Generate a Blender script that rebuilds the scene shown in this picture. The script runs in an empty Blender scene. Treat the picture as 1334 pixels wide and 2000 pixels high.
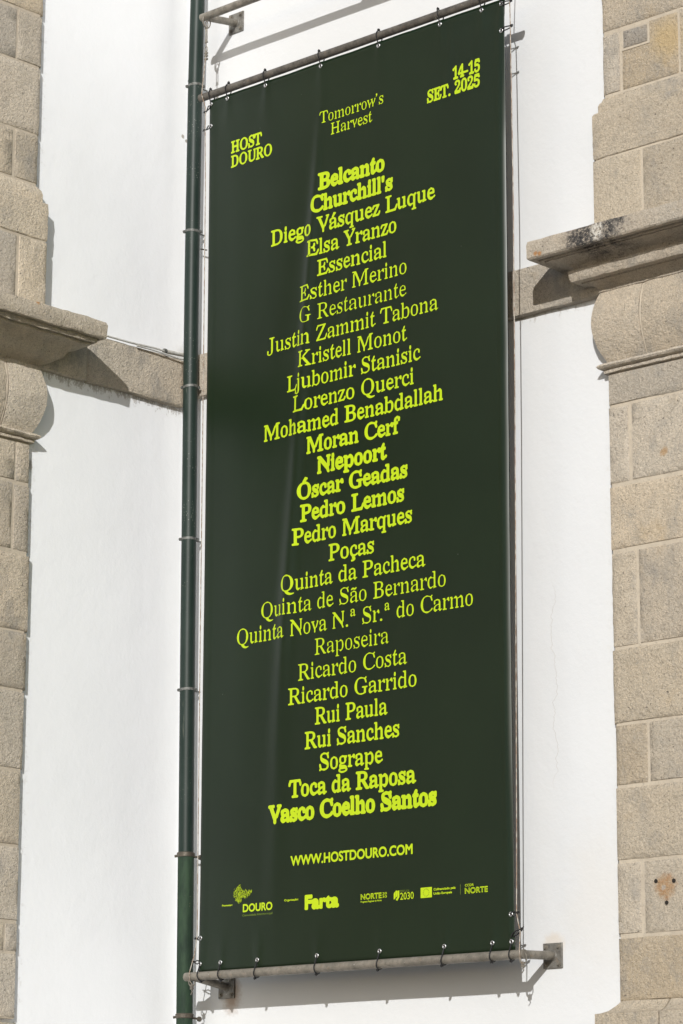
import bpy, bmesh, math, random
import numpy as np
from mathutils import Vector, Matrix, noise

random.seed(7)
scene = bpy.context.scene
COL = scene.collection

# ------------------------------------------------------------------ camera
cam_d = bpy.data.cameras.new('camera')
cam_d.sensor_fit = 'VERTICAL'
cam_d.sensor_height = 24.0
cam_d.sensor_width = 16.0
cam_d.lens = 24.0 * 5678.3 / 2000.0
cam_d.clip_start = 0.1
cam_d.clip_end = 1500
cam = bpy.data.objects.new('camera', cam_d)
COL.objects.link(cam)
_p, _y, _r = math.radians(13.202), math.radians(-42.685), math.radians(.119)
fw = Vector((math.sin(_y) * math.cos(_p), math.cos(_y) * math.cos(_p), math.sin(_p)))
rt = Vector((math.cos(_y), -math.sin(_y), 0))
up = rt.cross(fw)
rt2 = rt * math.cos(_r) + up * math.sin(_r)
up2 = up * math.cos(_r) - rt * math.sin(_r)
cam.matrix_world = Matrix(((rt2.x, up2.x, -fw.x, 11.749), (rt2.y, up2.y, -fw.y, -11.393),
                           (rt2.z, up2.z, -fw.z, 1.6), (0, 0, 0, 1)))
scene.camera = cam

# ------------------------------------------------------------------ light
SUN = Vector((-.511, .768, -.387)).normalized()          # travel direction of the sunlight
world = bpy.data.worlds.new('World')
scene.world = world
world.use_nodes = True
wn = world.node_tree
bg = wn.nodes['Background']
sky = wn.nodes.new('ShaderNodeTexSky')
sky.sky_type = 'NISHITA'
sky.sun_disc = False
sky.sun_elevation = math.asin(-SUN.z)
sky.sun_rotation = math.atan2(-SUN.x, -SUN.y)
sky.air_density = 1.0
sky.dust_density = 1.2
wn.links.new(sky.outputs[0], bg.inputs[0])
bg.inputs[1].default_value = 0.08
sun_d = bpy.data.lights.new('sun', 'SUN')
sun_d.energy = 3.4
sun_d.angle = math.radians(.53)
sun_d.color = (1, .99, .972)
sun = bpy.data.objects.new('sun', sun_d)
COL.objects.link(sun)
sun.rotation_euler = SUN.to_track_quat('-Z', 'Y').to_euler()
sun.location = (6, -9, 14)

vs = scene.view_settings
vs.view_transform = 'Standard'
vs.look = 'None'
vs.gamma = 1
vs.use_curve_mapping = False
vs.exposure = 0.06

# ------------------------------------------------------------------ material helper
class NT:
    def __init__(self, name):
        self.m = bpy.data.materials.new(name)
        self.m.use_nodes = True
        self.t = self.m.node_tree
        self.b = self.t.nodes['Principled BSDF']
        self.pos = self.n('ShaderNodeNewGeometry').outputs['Position']
    def n(self, k, **kw):
        o = self.t.nodes.new(k)
        for a, v in kw.items():
            setattr(o, a, v)
        return o
    def l(self, a, b):
        self.t.links.new(a, b)
    def sc(self, x, y, z, off=(0, 0, 0)):
        mp = self.n('ShaderNodeMapping')
        mp.inputs['Scale'].default_value = (x, y, z)
        mp.inputs['Location'].default_value = off
        self.l(self.pos, mp.inputs[0])
        return mp.outputs[0]
    def noise(self, scale, detail=2, rough=.5, vec=None):
        o = self.n('ShaderNodeTexNoise')
        o.inputs['Scale'].default_value = scale
        o.inputs['Detail'].default_value = detail
        o.inputs['Roughness'].default_value = rough
        self.l(vec if vec is not None else self.pos, o.inputs['Vector'])
        return o.outputs[0]
    def voro(self, scale, feat='F1', vec=None):
        o = self.n('ShaderNodeTexVoronoi', feature=feat)
        o.inputs['Scale'].default_value = scale
        self.l(vec if vec is not None else self.pos, o.inputs['Vector'])
        return o.outputs['Distance']
    def rng(self, v, a, b, c=0., d=1., smooth=True):
        o = self.n('ShaderNodeMapRange')
        if smooth:
            o.interpolation_type = 'SMOOTHSTEP'
        o.inputs[1].default_value = a
        o.inputs[2].default_value = b
        o.inputs[3].default_value = c
        o.inputs[4].default_value = d
        self.l(v, o.inputs[0])
        return o.outputs[0]
    def mth(self, op, a, b=None):
        o = self.n('ShaderNodeMath', operation=op)
        for i, v in enumerate((a, b)):
            if v is None:
                continue
            if isinstance(v, (int, float)):
                o.inputs[i].default_value = v
            else:
                self.l(v, o.inputs[i])
        return o.outputs[0]
    def mix(self, f, a, b, blend='MIX'):
        o = self.n('ShaderNodeMix', data_type='RGBA', blend_type=blend)
        for i, v in ((0, f), (6, a), (7, b)):
            if isinstance(v, (int, float)):
                o.inputs[i].default_value = v
            elif isinstance(v, tuple):
                o.inputs[i].default_value = (*v, 1)
            else:
                self.l(v, o.inputs[i])
        return o.outputs[2]
    def blob(self, c, r, warp=.0, wscale=20, soft=.5, stretch=(1, 1, 1)):
        """1 inside a noisy ellipsoid of radius r around the point c, 0 outside"""
        vm = self.n('ShaderNodeVectorMath', operation='SUBTRACT')
        self.l(self.pos, vm.inputs[0])
        vm.inputs[1].default_value = c
        vs_ = self.n('ShaderNodeVectorMath', operation='MULTIPLY')
        self.l(vm.outputs[0], vs_.inputs[0])
        vs_.inputs[1].default_value = stretch
        ln = self.n('ShaderNodeVectorMath', operation='LENGTH')
        self.l(vs_.outputs[0], ln.inputs[0])
        d = ln.outputs['Value']
        if warp:
            d = self.mth('ADD', d, self.mth('MULTIPLY', self.mth('SUBTRACT', self.noise(wscale, 4, .65), .5), warp))
        return self.rng(d, r * (1 - soft), r, 1, 0)
    def bump(self, h, strength, dist, prev=None):
        o = self.n('ShaderNodeBump')
        o.inputs['Strength'].default_value = strength
        o.inputs['Distance'].default_value = dist
        self.l(h, o.inputs['Height'])
        if prev is not None:
            self.l(prev, o.inputs['Normal'])
        return o.outputs[0]
    def out(self, color=None, rough=None, normal=None, metal=None, spec=None):
        for k, v in (('Base Color', color), ('Roughness', rough), ('Normal', normal), ('Metallic', metal), ('Specular IOR Level', spec)):
            if v is None:
                continue
            if isinstance(v, (int, float)):
                self.b.inputs[k].default_value = v
            elif isinstance(v, tuple):
                self.b.inputs[k].default_value = (*v, 1)
            else:
                self.l(v, self.b.inputs[k])
        return self.m

# ---- granite
def granite(name, base, warm, grime=0.0, fine=False):
    t = NT(name)
    oi = t.n('ShaderNodeObjectInfo').outputs['Random']
    big = t.noise(2.6, 4, .6)
    med = t.noise(11, 4, .6)
    col = t.mix(t.rng(big, .35, .68), base, warm)
    col = t.mix(t.rng(med, .45, .75, 0, .5), col, tuple(c * .78 for c in base))
    # one stone differs a little from the next
    hsv = t.n('ShaderNodeHueSaturation')
    t.l(t.rng(oi, 0, 1, .84, 1.12, False), hsv.inputs['Value'])
    t.l(t.rng(t.mth('FRACT', t.mth('MULTIPLY', oi, 7.3)), 0, 1, .82, 1.12, False), hsv.inputs['Saturation'])
    t.l(col, hsv.inputs['Color'])
    col = hsv.outputs[0]
    # crystal grains: quartz, feldspar, mica
    g1 = t.noise(150, 2, .6)
    g2 = t.noise(330, 1, .5)
    vor = t.n('ShaderNodeTexVoronoi')
    vor.inputs['Scale'].default_value = 210
    t.l(t.pos, vor.inputs['Vector'])
    sep = t.n('ShaderNodeSeparateColor')
    t.l(vor.outputs['Color'], sep.inputs[0])
    col = t.mix(t.rng(sep.outputs[0], .0, 1, .0, .42, False), col, (.22, .185, .145))
    col = t.mix(t.rng(sep.outputs[1], .80, .92, 0, .3), col, (.66, .60, .51))
    col = t.mix(t.rng(g1, .60, .74, 0, .62), col, (.13, .115, .10))
    col = t.mix(t.rng(g2, .62, .76, 0, .5), col, (.10, .09, .085))
    # bush hammered face: shallow chips and darker hollows about a fingertip wide
    ch = t.noise(58, 4, .75)
    col = t.mix(t.rng(ch, .52, .72, 0, .55), col, (.25, .215, .17))
    col = t.mix(t.rng(ch, .30, .42, .35, 0), col, (.60, .53, .43))
    # soft grey and ochre weathering
    col = t.mix(t.rng(t.noise(5.5, 5, .7, t.sc(1, 1, .6, (3, 1, 8))), .50, .74, 0, .65), col, (.29, .275, .25))
    col = t.mix(t.rng(t.noise(4.2, 4, .65, t.sc(1, 1, 1, (9, 4, 2))), .60, .80, 0, .45), col, (.50, .37, .21))
    pits = t.rng(t.noise(70, 3, .7), .60, .72, 0, 1)
    col = t.mix(t.mth('MULTIPLY', pits, t.rng(t.noise(6, 3, .6), .44, .60, .1, .9)), col, (.07, .065, .06))
    if grime:
        # black lichen in patches along the weathered ledge and a bright scoured patch beside it
        f = t.mth('MULTIPLY', t.blob((3.27, -.318, 6.335), .26, .18, 14, .7, (1, .3, 1.3)), t.rng(t.mth('ADD', t.mth('MULTIPLY', t.noise(16, 4, .7), .5), t.mth('MULTIPLY', t.noise(75, 4, .75), .5)), .455, .57))
        col = t.mix(t.mth('MULTIPLY', f, .85), col, (.06, .06, .063))
        for c, r, st in (((3.20, -.318, 6.31), .11, (1, .3, .8)), ((3.34, -.318, 6.315), .075, (1, .3, .7)), ((3.12, -.318, 6.30), .07, (1, .3, .8)),
                         ((3.42, -.318, 6.35), .05, (1, .3, 1)), ((-9, 0, 0), .01, (1, 1, 1))):
            f = t.mth('MULTIPLY', t.blob(c, r, .13, 19, .8, st), t.rng(t.noise(70, 5, .8), .38, .54))
            col = t.mix(t.mth('MULTIPLY', f, .95), col, (.035, .035, .038))
        f = t.blob((3.275, -.318, 6.315), .05, .06, 40, .5, (1, .3, .7))
        col = t.mix(t.mth('MULTIPLY', f, t.rng(t.noise(80, 3, .6), .42, .55)), col, (.68, .64, .57))
        for c in ((2.88, -.318, 6.278), (2.905, -.318, 6.272), (3.27, -.3, 6.37), (.318, -1.43, 6.30)):
            col = t.mix(t.mth('MULTIPLY', t.blob(c, .018, .02, 60, .6), .8), col, (.42, .19, .05))
    # rust bloom round the three empty drill holes low on the near pilaster
    f = t.mth('MAXIMUM', t.blob((3.395, -.03, 3.045), .078, .085, 26, .7), t.blob((3.397, -.03, 2.985), .020, .03, 50, .7))
    f = t.mth('MULTIPLY', f, t.rng(t.noise(48, 4, .75), .36, .60, .25, 1))
    col = t.mix(t.mth('MULTIPLY', f, .85), col, (.36, .17, .065))
    col = t.mix(t.mth('MULTIPLY', t.blob((3.392, -.03, 3.045), .075, .05, 35, .6), .35), col, (.45, .30, .15))
    col = t.mix(t.mth('MULTIPLY', t.blob((3.383, -.03, 3.036), .018, .035, 60, .7), .7), col, (.40, .38, .35))
    # small ochre patch and a dark rough repair higher up
    col = t.mix(t.mth('MULTIPLY', t.blob((3.45, -.03, 5.19), .03, .05, 45, .7), .7), col, (.42, .24, .09))
    col = t.mix(t.mth('MULTIPLY', t.blob((3.53, -.03, 7.36), .16, .08, 12, .8), .6), col, (.55, .40, .19))
    nb = t.bump(t.noise(38, 6, .75), .8 if not fine else .35, .014)
    nb = t.bump(t.noise(62, 4, .7, t.sc(1, 1, 1, (2, 6, 3))), .8, .012, nb)
    nb = t.bump(g1, .5, .0035, nb)
    nb = t.bump(pits, .6, -.004, nb)
    return t.out(col, .92, nb, spec=.25)

M = {}
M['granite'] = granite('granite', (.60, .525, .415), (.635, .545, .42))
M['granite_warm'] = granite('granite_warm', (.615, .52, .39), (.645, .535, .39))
M['granite_brightened'] = granite('granite_brightened', (.68, .60, .48), (.715, .62, .485))  # left-wall granite copies, colour lightened to make up for weaker sun
M['granite_brightened_warm'] = granite('granite_brightened_warm', (.69, .595, .455), (.725, .61, .455))
M['granite_brightened_ledge'] = granite('granite_brightened_ledge', (.65, .58, .475), (.68, .585, .455), grime=1)
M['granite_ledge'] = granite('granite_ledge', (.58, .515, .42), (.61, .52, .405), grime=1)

t = NT('lime_mortar')
c = t.mix(t.rng(t.noise(9, 4, .6), .35, .7), (.52, .455, .36), (.45, .39, .31))
c = t.mix(t.rng(t.noise(60, 4, .75), .50, .75, 0, .55), c, (.25, .22, .18))
M['mortar'] = t.out(c, .95, t.bump(t.noise(60, 5, .65), .4, .006), spec=.2)

# ---- white lime render
def render_white(name, tint, spots):
    t = NT(name)
    c = t.mix(t.rng(t.noise(.9, 4, .6), .3, .75), tint, tuple(v * .972 for v in tint))
    c = t.mix(t.rng(t.noise(3.2, 5, .7, t.sc(1, 1, .35)), .55, .8, 0, .3), c, (tint[0] * .93, tint[1] * .935, tint[2] * .945))
    # sparse pinholes and specks
    sp = t.mth('MULTIPLY', t.rng(t.voro(16), .0, .045, 1, 0), t.rng(t.noise(5, 2, .5), .55, .62))
    c = t.mix(t.mth('MULTIPLY', sp, .6), c, (.42, .40, .37))
    for f, color, k in spots(t):
        c = t.mix(t.mth('MULTIPLY', f, k), c, color)
    nb = t.bump(t.noise(4.5, 4, .55), .35, .012)
    nb = t.bump(t.noise(34, 4, .6), .35, .0035, nb)
    nb = t.bump(t.noise(150, 3, .6), .30, .0012, nb)
    return t.out(c, .88, nb, spec=.25)

def spots_left(t):
    sep = t.n('ShaderNodeSeparateXYZ')
    t.l(t.pos, sep.inputs[0])
    z, y = sep.outputs[2], sep.outputs[1]
    out = []
    # soot drips under the string course
    drip = t.noise(24, 6, .8, t.sc(1, 1, .6))
    band = t.mth('MULTIPLY', t.rng(z, 5.93, 6.05), t.rng(z, 6.04, 6.06, 1, 0))
    f = t.mth('MULTIPLY', t.rng(t.mth('ADD', drip, t.mth('MULTIPLY', band, .27)), .68, .80), t.rng(band, 0.02, .4))
    out.append((f, (.27, .24, .20), .6))
    # dusty edge next to the pilaster
    near = t.mth('MULTIPLY', t.rng(y, -1.20, -1.10, 1, 0), t.rng(t.noise(30, 5, .7), .50, .66))
    out.append((near, (.50, .47, .42), .55))
    out.append((t.blob((0, -.05, 7.713), .016, .02, 60, .6), (.30, .26, .20), .8))
    out.append((t.blob((0, -.02, 7.693), .014, .02, 60, .6), (.24, .21, .16), .8))
    out.append((t.blob((0, -.03, 6.34), .09, .08, 25, .8, (1, 1, .8)), (.55, .53, .49), .5))
    out.append((t.blob((0, -1.175, 5.49), .022, .03, 60, .6, (1, 1, .5)), (.25, .22, .17), .7))
    return out

def spots_right(t):
    sep = t.n('ShaderNodeSeparateXYZ')
    t.l(t.pos, sep.inputs[0])
    x, z = sep.outputs[0], sep.outputs[2]
    out = []
    drip = t.noise(24, 5, .75, t.sc(1, 1, .35))
    band = t.mth('MULTIPLY', t.rng(z, 5.95, 6.08), t.rng(z, 6.08, 6.1, 1, 0))
    f = t.mth('MULTIPLY', t.rng(t.mth('ADD', drip, t.mth('MULTIPLY', band, .22)), .70, .88), t.rng(band, .02, .4))
    out.append((f, (.30, .27, .22), .6))
    # hairline crack wandering down between the banner and the pilaster
    w = t.mth('MULTIPLY', t.mth('SUBTRACT', t.noise(2.6, 6, .62, t.sc(0, 0, 1)), .5), .34)
    cx = t.mth('ABSOLUTE', t.mth('SUBTRACT', t.mth('SUBTRACT', x, 2.71), w))
    f = t.mth('MULTIPLY', t.rng(cx, .0008, .0028, 1, 0), t.mth('MULTIPLY', t.rng(z, 3.5, 3.75), t.rng(z, 4.5, 4.7, 1, 0)))
    out.append((f, (.45, .42, .38), .5))
    # rust and soot round the lower fixing plates, rising dirt at the pilaster
    out.append((t.blob((.43, 0, 2.66), .10, .10, 22, .8, (1, 1, .7)), (.33, .22, .14), .75))
    out.append((t.blob((2.68, 0, 2.80), .085, .06, 30, .5, (1, 1, 1)), (.62, .53, .42), .5))
    out.append((t.blob((2.95, 0, 3.0), .28, .25, 7, .8, (1, 1, .5)), (.66, .63, .58), .35))
    near = t.mth('MULTIPLY', t.rng(x, 3.02, 3.10), t.rng(t.noise(26, 5, .7), .50, .7))
    out.append((near, (.52, .49, .44), .35))
    return out
M['render_left_lightened'] = render_white('white_render_left_lightened', (.885, .90, .915), spots_left)  # same white as the other wall, lightened where the sun falls weaker
M['render_right_darkened'] = render_white('white_render_right_darkened', (.695, .705, .712), spots_right)  # same white, darkened to even out the stronger sun on this side

# ---- galvanised steel
def galv(name, base, dark, rust=.5):
    t = NT(name)
    n1 = t.noise(14, 5, .7)
    n2 = t.noise(60, 3, .6)
    c = t.mix(t.rng(n1, .35, .7), base, dark)
    c = t.mix(t.rng(n2, .55, .72, 0, .5), c, tuple(v * .55 for v in dark))
    c = t.mix(t.rng(t.noise(22, 5, .75, t.sc(1, 1, 1, (5, 5, 5))), .60, .72, 0, rust), c, (.30, .185, .095))
    c = t.mix(t.rng(t.noise(45, 2, .6, t.sc(1, 1, 1, (1, 7, 5))), .70, .76, 0, .5), c, (.75, .73, .68))
    return t.out(c, t.rng(n1, .3, .7, .42, .7), t.bump(n2, .35, .002), metal=.35)
M['steel'] = galv('galvanised_steel', (.27, .245, .205), (.165, .15, .125))
M['steel_dark'] = galv('weathered_steel', (.155, .14, .12), (.075, .068, .06))
M['steel_plate'] = galv('plate_steel', (.26, .25, .225), (.13, .12, .105))
M['steel_rusty'] = galv('rusty_steel', (.12, .105, .08), (.06, .048, .036), .5)
t = NT('zinc_clamp'); M['clamp'] = t.out(t.mix(t.rng(t.noise(70, 3, .6), .4, .65), (.17, .175, .165), (.07, .072, .065)), .55, metal=.2)
t = NT('black_nylon'); M['nylon'] = t.out((.010, .010, .011), .42)
t = NT('bright_eyelet'); M['eyelet'] = t.out((.62, .62, .63), .35, metal=1.0)
t = NT('wire_steel'); M['wire'] = t.out(t.mix(t.rng(t.noise(120, 2, .6, t.sc(1, 1, .3)), .4, .6), (.42, .39, .34), (.23, .16, .11)), .5, metal=.3)

# ---- painted downpipe
t = NT('pipe_paint')
c = t.mix(t.rng(t.noise(5, 4, .6), .3, .7), (.018, .032, .026), (.012, .024, .019))
c = t.mix(t.rng(t.noise(18, 5, .7, t.sc(1, 1, .15)), .58, .78, 0, .35), c, (.07, .09, .085))
spk = t.mth('MULTIPLY', t.rng(t.voro(70), .10, .17, 1, 0), t.rng(t.noise(3.2, 3, .6), .50, .66))
c = t.mix(t.mth('MULTIPLY', spk, .75), c, (.42, .42, .38))
scr = t.mth('MULTIPLY', t.rng(t.noise(40, 3, .6, t.sc(1, 1, .07)), .68, .74), t.rng(t.noise(2, 2, .5), .5, .62))
c = t.mix(t.mth('MULTIPLY', scr, .6), c, (.33, .33, .28))
M['pipe'] = t.out(c, .46, t.bump(t.noise(30, 3, .6), .15, .002), spec=.3)
t = NT('pipe_faded_green')
n = t.noise(9, 6, .7, t.sc(1, 1, .22))
c = t.mix(t.rng(n, .36, .66), (.011, .023, .016), (.032, .062, .034))
c = t.mix(t.rng(t.noise(30, 5, .75, t.sc(1, 1, .3)), .56, .72, 0, .6), c, (.015, .026, .018))
spk = t.mth('MULTIPLY', t.rng(t.voro(60), .08, .14, 1, 0), t.rng(t.noise(4, 3, .6), .52, .64))
c = t.mix(t.mth('MULTIPLY', spk, .8), c, (.45, .38, .27))
M['pipe_low'] = t.out(c, .7, t.bump(t.noise(60, 4, .7), .35, .002), spec=.25)
t = NT('cable_sheath'); M['cable'] = t.out(t.mix(t.rng(t.noise(30, 4, .7), .4, .7), (.58, .58, .55), (.40, .38, .33)), .6)

# ---- vinyl
t = NT('green_vinyl')
c = t.mix(t.rng(t.noise(1.6, 4, .6), .3, .7), (.0052, .0150, .0045), (.0038, .0122, .0034))
wv = t.n('ShaderNodeTexWave', wave_type='BANDS', bands_direction='Z')
wv.inputs['Scale'].default_value = 55
wv.inputs['Distortion'].default_value = .6
t.l(t.pos, wv.inputs['Vector'])
wx = t.n('ShaderNodeTexWave', wave_type='BANDS', bands_direction='X')
wx.inputs['Scale'].default_value = 55
wx.inputs['Distortion'].default_value = .6
t.l(t.pos, wx.inputs['Vector'])
spk = t.mth('MULTIPLY', t.rng(t.voro(7), .0, .02, 1, 0), .8)
c = t.mix(spk, c, (.4, .42, .4))
nb = t.bump(t.mth('ADD', wv.outputs[1], wx.outputs[1]), .10, .0006)
nb = t.bump(t.noise(3.0, 3, .5, t.sc(1, 1, .5)), .25, .010, nb)
M['vinyl'] = t.out(c, .37, nb, spec=.40)
t = NT('lime_print'); M['lime'] = t.out(t.mix(t.rng(t.noise(2, 3, .5), .3, .7), (.465, .62, .006), (.44, .595, .009)), .42, t.bump(t.noise(3.0, 3, .5, t.sc(1, 1, .5)), .25, .010), spec=.4)
t = NT('dim_lime_print'); M['lime_dim'] = t.out((.20, .29, .03), .45, spec=.4)
t = NT('green_print'); M['print_dark'] = t.out((.03, .045, .02), .45, spec=.4)

t = NT('granite_paving')
c = t.mix(t.rng(t.noise(.6, 5, .6), .3, .7), (.095, .09, .085), (.065, .062, .06))
M['paving'] = t.out(c, .9, t.bump(t.noise(20, 4, .6), .4, .01))
t = NT('dark_hole_shade'); M['hole_shade'] = t.out((.02, .016, .012), .9)  # flat dark colour painted for the shade inside holes

# ------------------------------------------------------------------ object helpers
def link(name, mesh, mat=None, parent=None, smooth=False):
    o = bpy.data.objects.new(name, mesh)
    COL.objects.link(o)
    if mat is not None:
        mesh.materials.append(mat)
    if smooth:
        for p in mesh.polygons:
            p.use_smooth = True
    if parent is not None:
        o.parent = parent
        o.matrix_parent_inverse = parent.matrix_world.inverted()
    return o

def from_bm(name, bm, mat=None, parent=None, smooth=False):
    bmesh.ops.remove_doubles(bm, verts=bm.verts, dist=1e-6)
    bmesh.ops.recalc_face_normals(bm, faces=bm.faces)
    me = bpy.data.meshes.new(name)
    bm.to_mesh(me)
    bm.free()
    return link(name, me, mat, parent, smooth)

def thing(name, loc, label, cat, group=None):
    o = bpy.data.objects.new(name, None)
    o.empty_display_size = .2
    COL.objects.link(o)
    o.location = loc
    o.matrix_world = Matrix.Translation(loc)
    o['label'] = label
    o['category'] = cat
    if group:
        o['group'] = group
    return o

def box(bm, lo, hi):
    lo, hi = Vector(lo), Vector(hi)
    vs_ = [bm.verts.new((x, y, z)) for x in (lo.x, hi.x) for y in (lo.y, hi.y) for z in (lo.z, hi.z)]
    for f in ((0, 1, 3, 2), (4, 6, 7, 5), (0, 4, 5, 1), (2, 3, 7, 6), (0, 2, 6, 4), (1, 5, 7, 3)):
        bm.faces.new([vs_[i] for i in f])
    return vs_

def tube(bm, pts, r, seg=10, closed=False, cap=True):
    pts = [Vector(p) for p in pts]
    n = len(pts)
    rs = r if isinstance(r, (list, tuple)) else [r] * n
    rings = []
    ref = None
    for i, p in enumerate(pts):
        if closed:
            d = pts[(i + 1) % n] - pts[i - 1]
        else:
            d = pts[min(i + 1, n - 1)] - pts[max(i - 1, 0)]
        d.normalize()
        if ref is None:
            ref = Vector((0, 0, 1)) if abs(d.z) < .9 else Vector((1, 0, 0))
        a = d.cross(ref).normalized()
        b = a.cross(d).normalized()
        ref = b
        rings.append([bm.verts.new(p + (a * math.cos(k * 2 * math.pi / seg) + b * math.sin(k * 2 * math.pi / seg)) * rs[i]) for k in range(seg)])
    m = n if closed else n - 1
    for i in range(m):
        A, B = rings[i], rings[(i + 1) % n]
        for k in range(seg):
            bm.faces.new((A[k], A[(k + 1) % seg], B[(k + 1) % seg], B[k]))
    if cap and not closed:
        bm.faces.new(rings[0])
        bm.faces.new(rings[-1][::-1])

def smooth_angle(o, deg=40):
    for p in o.data.polygons:
        p.use_smooth = True
    try:
        o.data.set_sharp_from_angle(angle=math.radians(deg))
    except Exception:
        pass

# ------------------------------------------------------------------ ground
bm = bmesh.new()
box(bm, (-150, -150, -.3), (150, 150, 0))
g = from_bm('ground', bm, M['paving'])
g['kind'] = 'structure'

# ------------------------------------------------------------------ building
# wall frames: 'R' = the wall in plane y=0 running to +x, 'L' = the wall in plane x=0 running to -y
def W(wall, u, p, z):
    return Vector((u, -p, z)) if wall == 'R' else Vector((p, -u, z))

building = thing('building', (0, 0, 0), 'white rendered old building with granite pilasters meeting at an inner corner behind the banner', 'building')

def plaster(wall, u1, mat, du, dz):
    bm = bmesh.new()
    us = np.arange(-.0, u1 + .001, du)
    zs = np.arange(0, 11.01, dz)
    grid = []
    for u in us:
        row = []
        for z in zs:
            q = W(wall, u, 0, z)
            d = noise.noise(q * .9 + Vector((4, 2, 1))) * .006 + noise.noise(q * 3.1) * .0022
            row.append(bm.verts.new(W(wall, u, d if u > .02 else 0, z)))
        grid.append(row)
    for i in range(len(us) - 1):
        for j in range(len(zs) - 1):
            bm.faces.new((grid[i][j], grid[i + 1][j], grid[i + 1][j + 1], grid[i][j + 1]))
    # thickness behind
    th = -.7
    b = [[bm.verts.new(W(wall, u, th, z)) for z in (zs[0], zs[-1])] for u in (us[0], us[-1])]
    # top, bottom, ends as fans of quads to the rim
    for j, k in ((0, 0), (-1, 1)):
        bm.faces.new([grid[i][j] for i in range(len(us))] + [b[1][k], b[0][k]])
    for i, k in ((0, 0), (-1, 1)):
        bm.faces.new([grid[i][j] for j in range(len(zs))] + [b[k][1], b[k][0]])
    bm.faces.new((b[0][0], b[1][0], b[1][1], b[0][1]))
    bmesh.ops.recalc_face_normals(bm, faces=bm.faces)
    me = bpy.data.meshes.new('wall')
    bm.to_mesh(me)
    bm.free()
    o = link('wall', me, mat, building)
    smooth_angle(o, 35)
    return o
wr = plaster('R', 8.0, M['render_right_darkened'], .1, .1)
wl = plaster('L', 7.0, M['render_left_lightened'], .1, .1)

def stone(wall, u0, u1, z0, z1, p, parent, mat=None, rough=.0035, gap=.006, step=.03, bulge=.0, name='stone', left_free=False, seed=None):
    """one dressed granite block: uneven gridded face, worn edges, closed back"""
    s = seed if seed is not None else random.random() * 50
    bm = bmesh.new()
    rg = random.Random(int(s * 1000))
    gq = [gap * rg.uniform(.45, 1.5) for _ in range(4)]
    a0, a1, b0, b1 = u0 + (0 if left_free else gq[0]), u1 - gq[1], z0 + gq[2] * .9, z1 - gq[3] * .9
    def cuts_(L):
        n = max(2, min(24, int(L / step)))
        return [0, .006 / L] + [k / n for k in range(1, n)] + [1 - .006 / L, 1]
    FU, FZ = cuts_(a1 - a0), cuts_(b1 - b0)
    nu, nz = len(FU) - 1, len(FZ) - 1
    G = []
    for i in range(nu + 1):
        row = []
        for j in range(nz + 1):
            fu, fz = FU[i], FZ[j]
            u = a0 + (a1 - a0) * fu
            z = b0 + (b1 - b0) * fz
            q = Vector((u * 1.0 + s, z + s * 2, s))
            e = min(fu * (a1 - a0), (1 - fu) * (a1 - a0), fz * (b1 - b0), (1 - fz) * (b1 - b0))
            d = noise.noise(q * 5) * rough * 1.5 + noise.noise(q * 22) * rough + rough * .9
            d = max(d, -.0005) * min(1.0, e / .045)
            if e < 1e-6:
                d = -.0075
                # wandering arris
                j1 = noise.noise(q * 4.5) * .006 + noise.noise(q * 12) * .004 + noise.noise(q * 33) * .0025
                if i in (0, nu):
                    u += j1
                if j in (0, nz):
                    z += noise.noise(q * 5 + Vector((7, 0, 0))) * .006 + noise.noise(q * 20 + Vector((7, 0, 0))) * .003
            row.append(bm.verts.new(W(wall, u, p + d, z)))
        G.append(row)
    for i in range(nu):
        for j in range(nz):
            bm.faces.new((G[i][j], G[i + 1][j], G[i + 1][j + 1], G[i][j + 1]))
    rim = [G[i][0] for i in range(nu)] + [G[nu][j] for j in range(nz)] + [G[i][nz] for i in range(nu, 0, -1)] + [G[0][j] for j in range(nz, 0, -1)]
    back = []
    for v in rim:
        c_ = v.co.copy()
        if wall == 'R':
            c_.y = .02
        else:
            c_.x = -.02
        back.append(bm.verts.new(c_))
    n = len(rim)
    for i in range(n):
        bm.faces.new((rim[i], rim[(i + 1) % n], back[(i + 1) % n], back[i]))
    bm.faces.new(back)
    bmesh.ops.recalc_face_normals(bm, faces=bm.faces)
    me = bpy.data.meshes.new(name)
    bm.to_mesh(me)
    bm.free()
    o = link(name, me, mat or M['granite'], parent)
    smooth_angle(o, 50)
    return o

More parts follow.
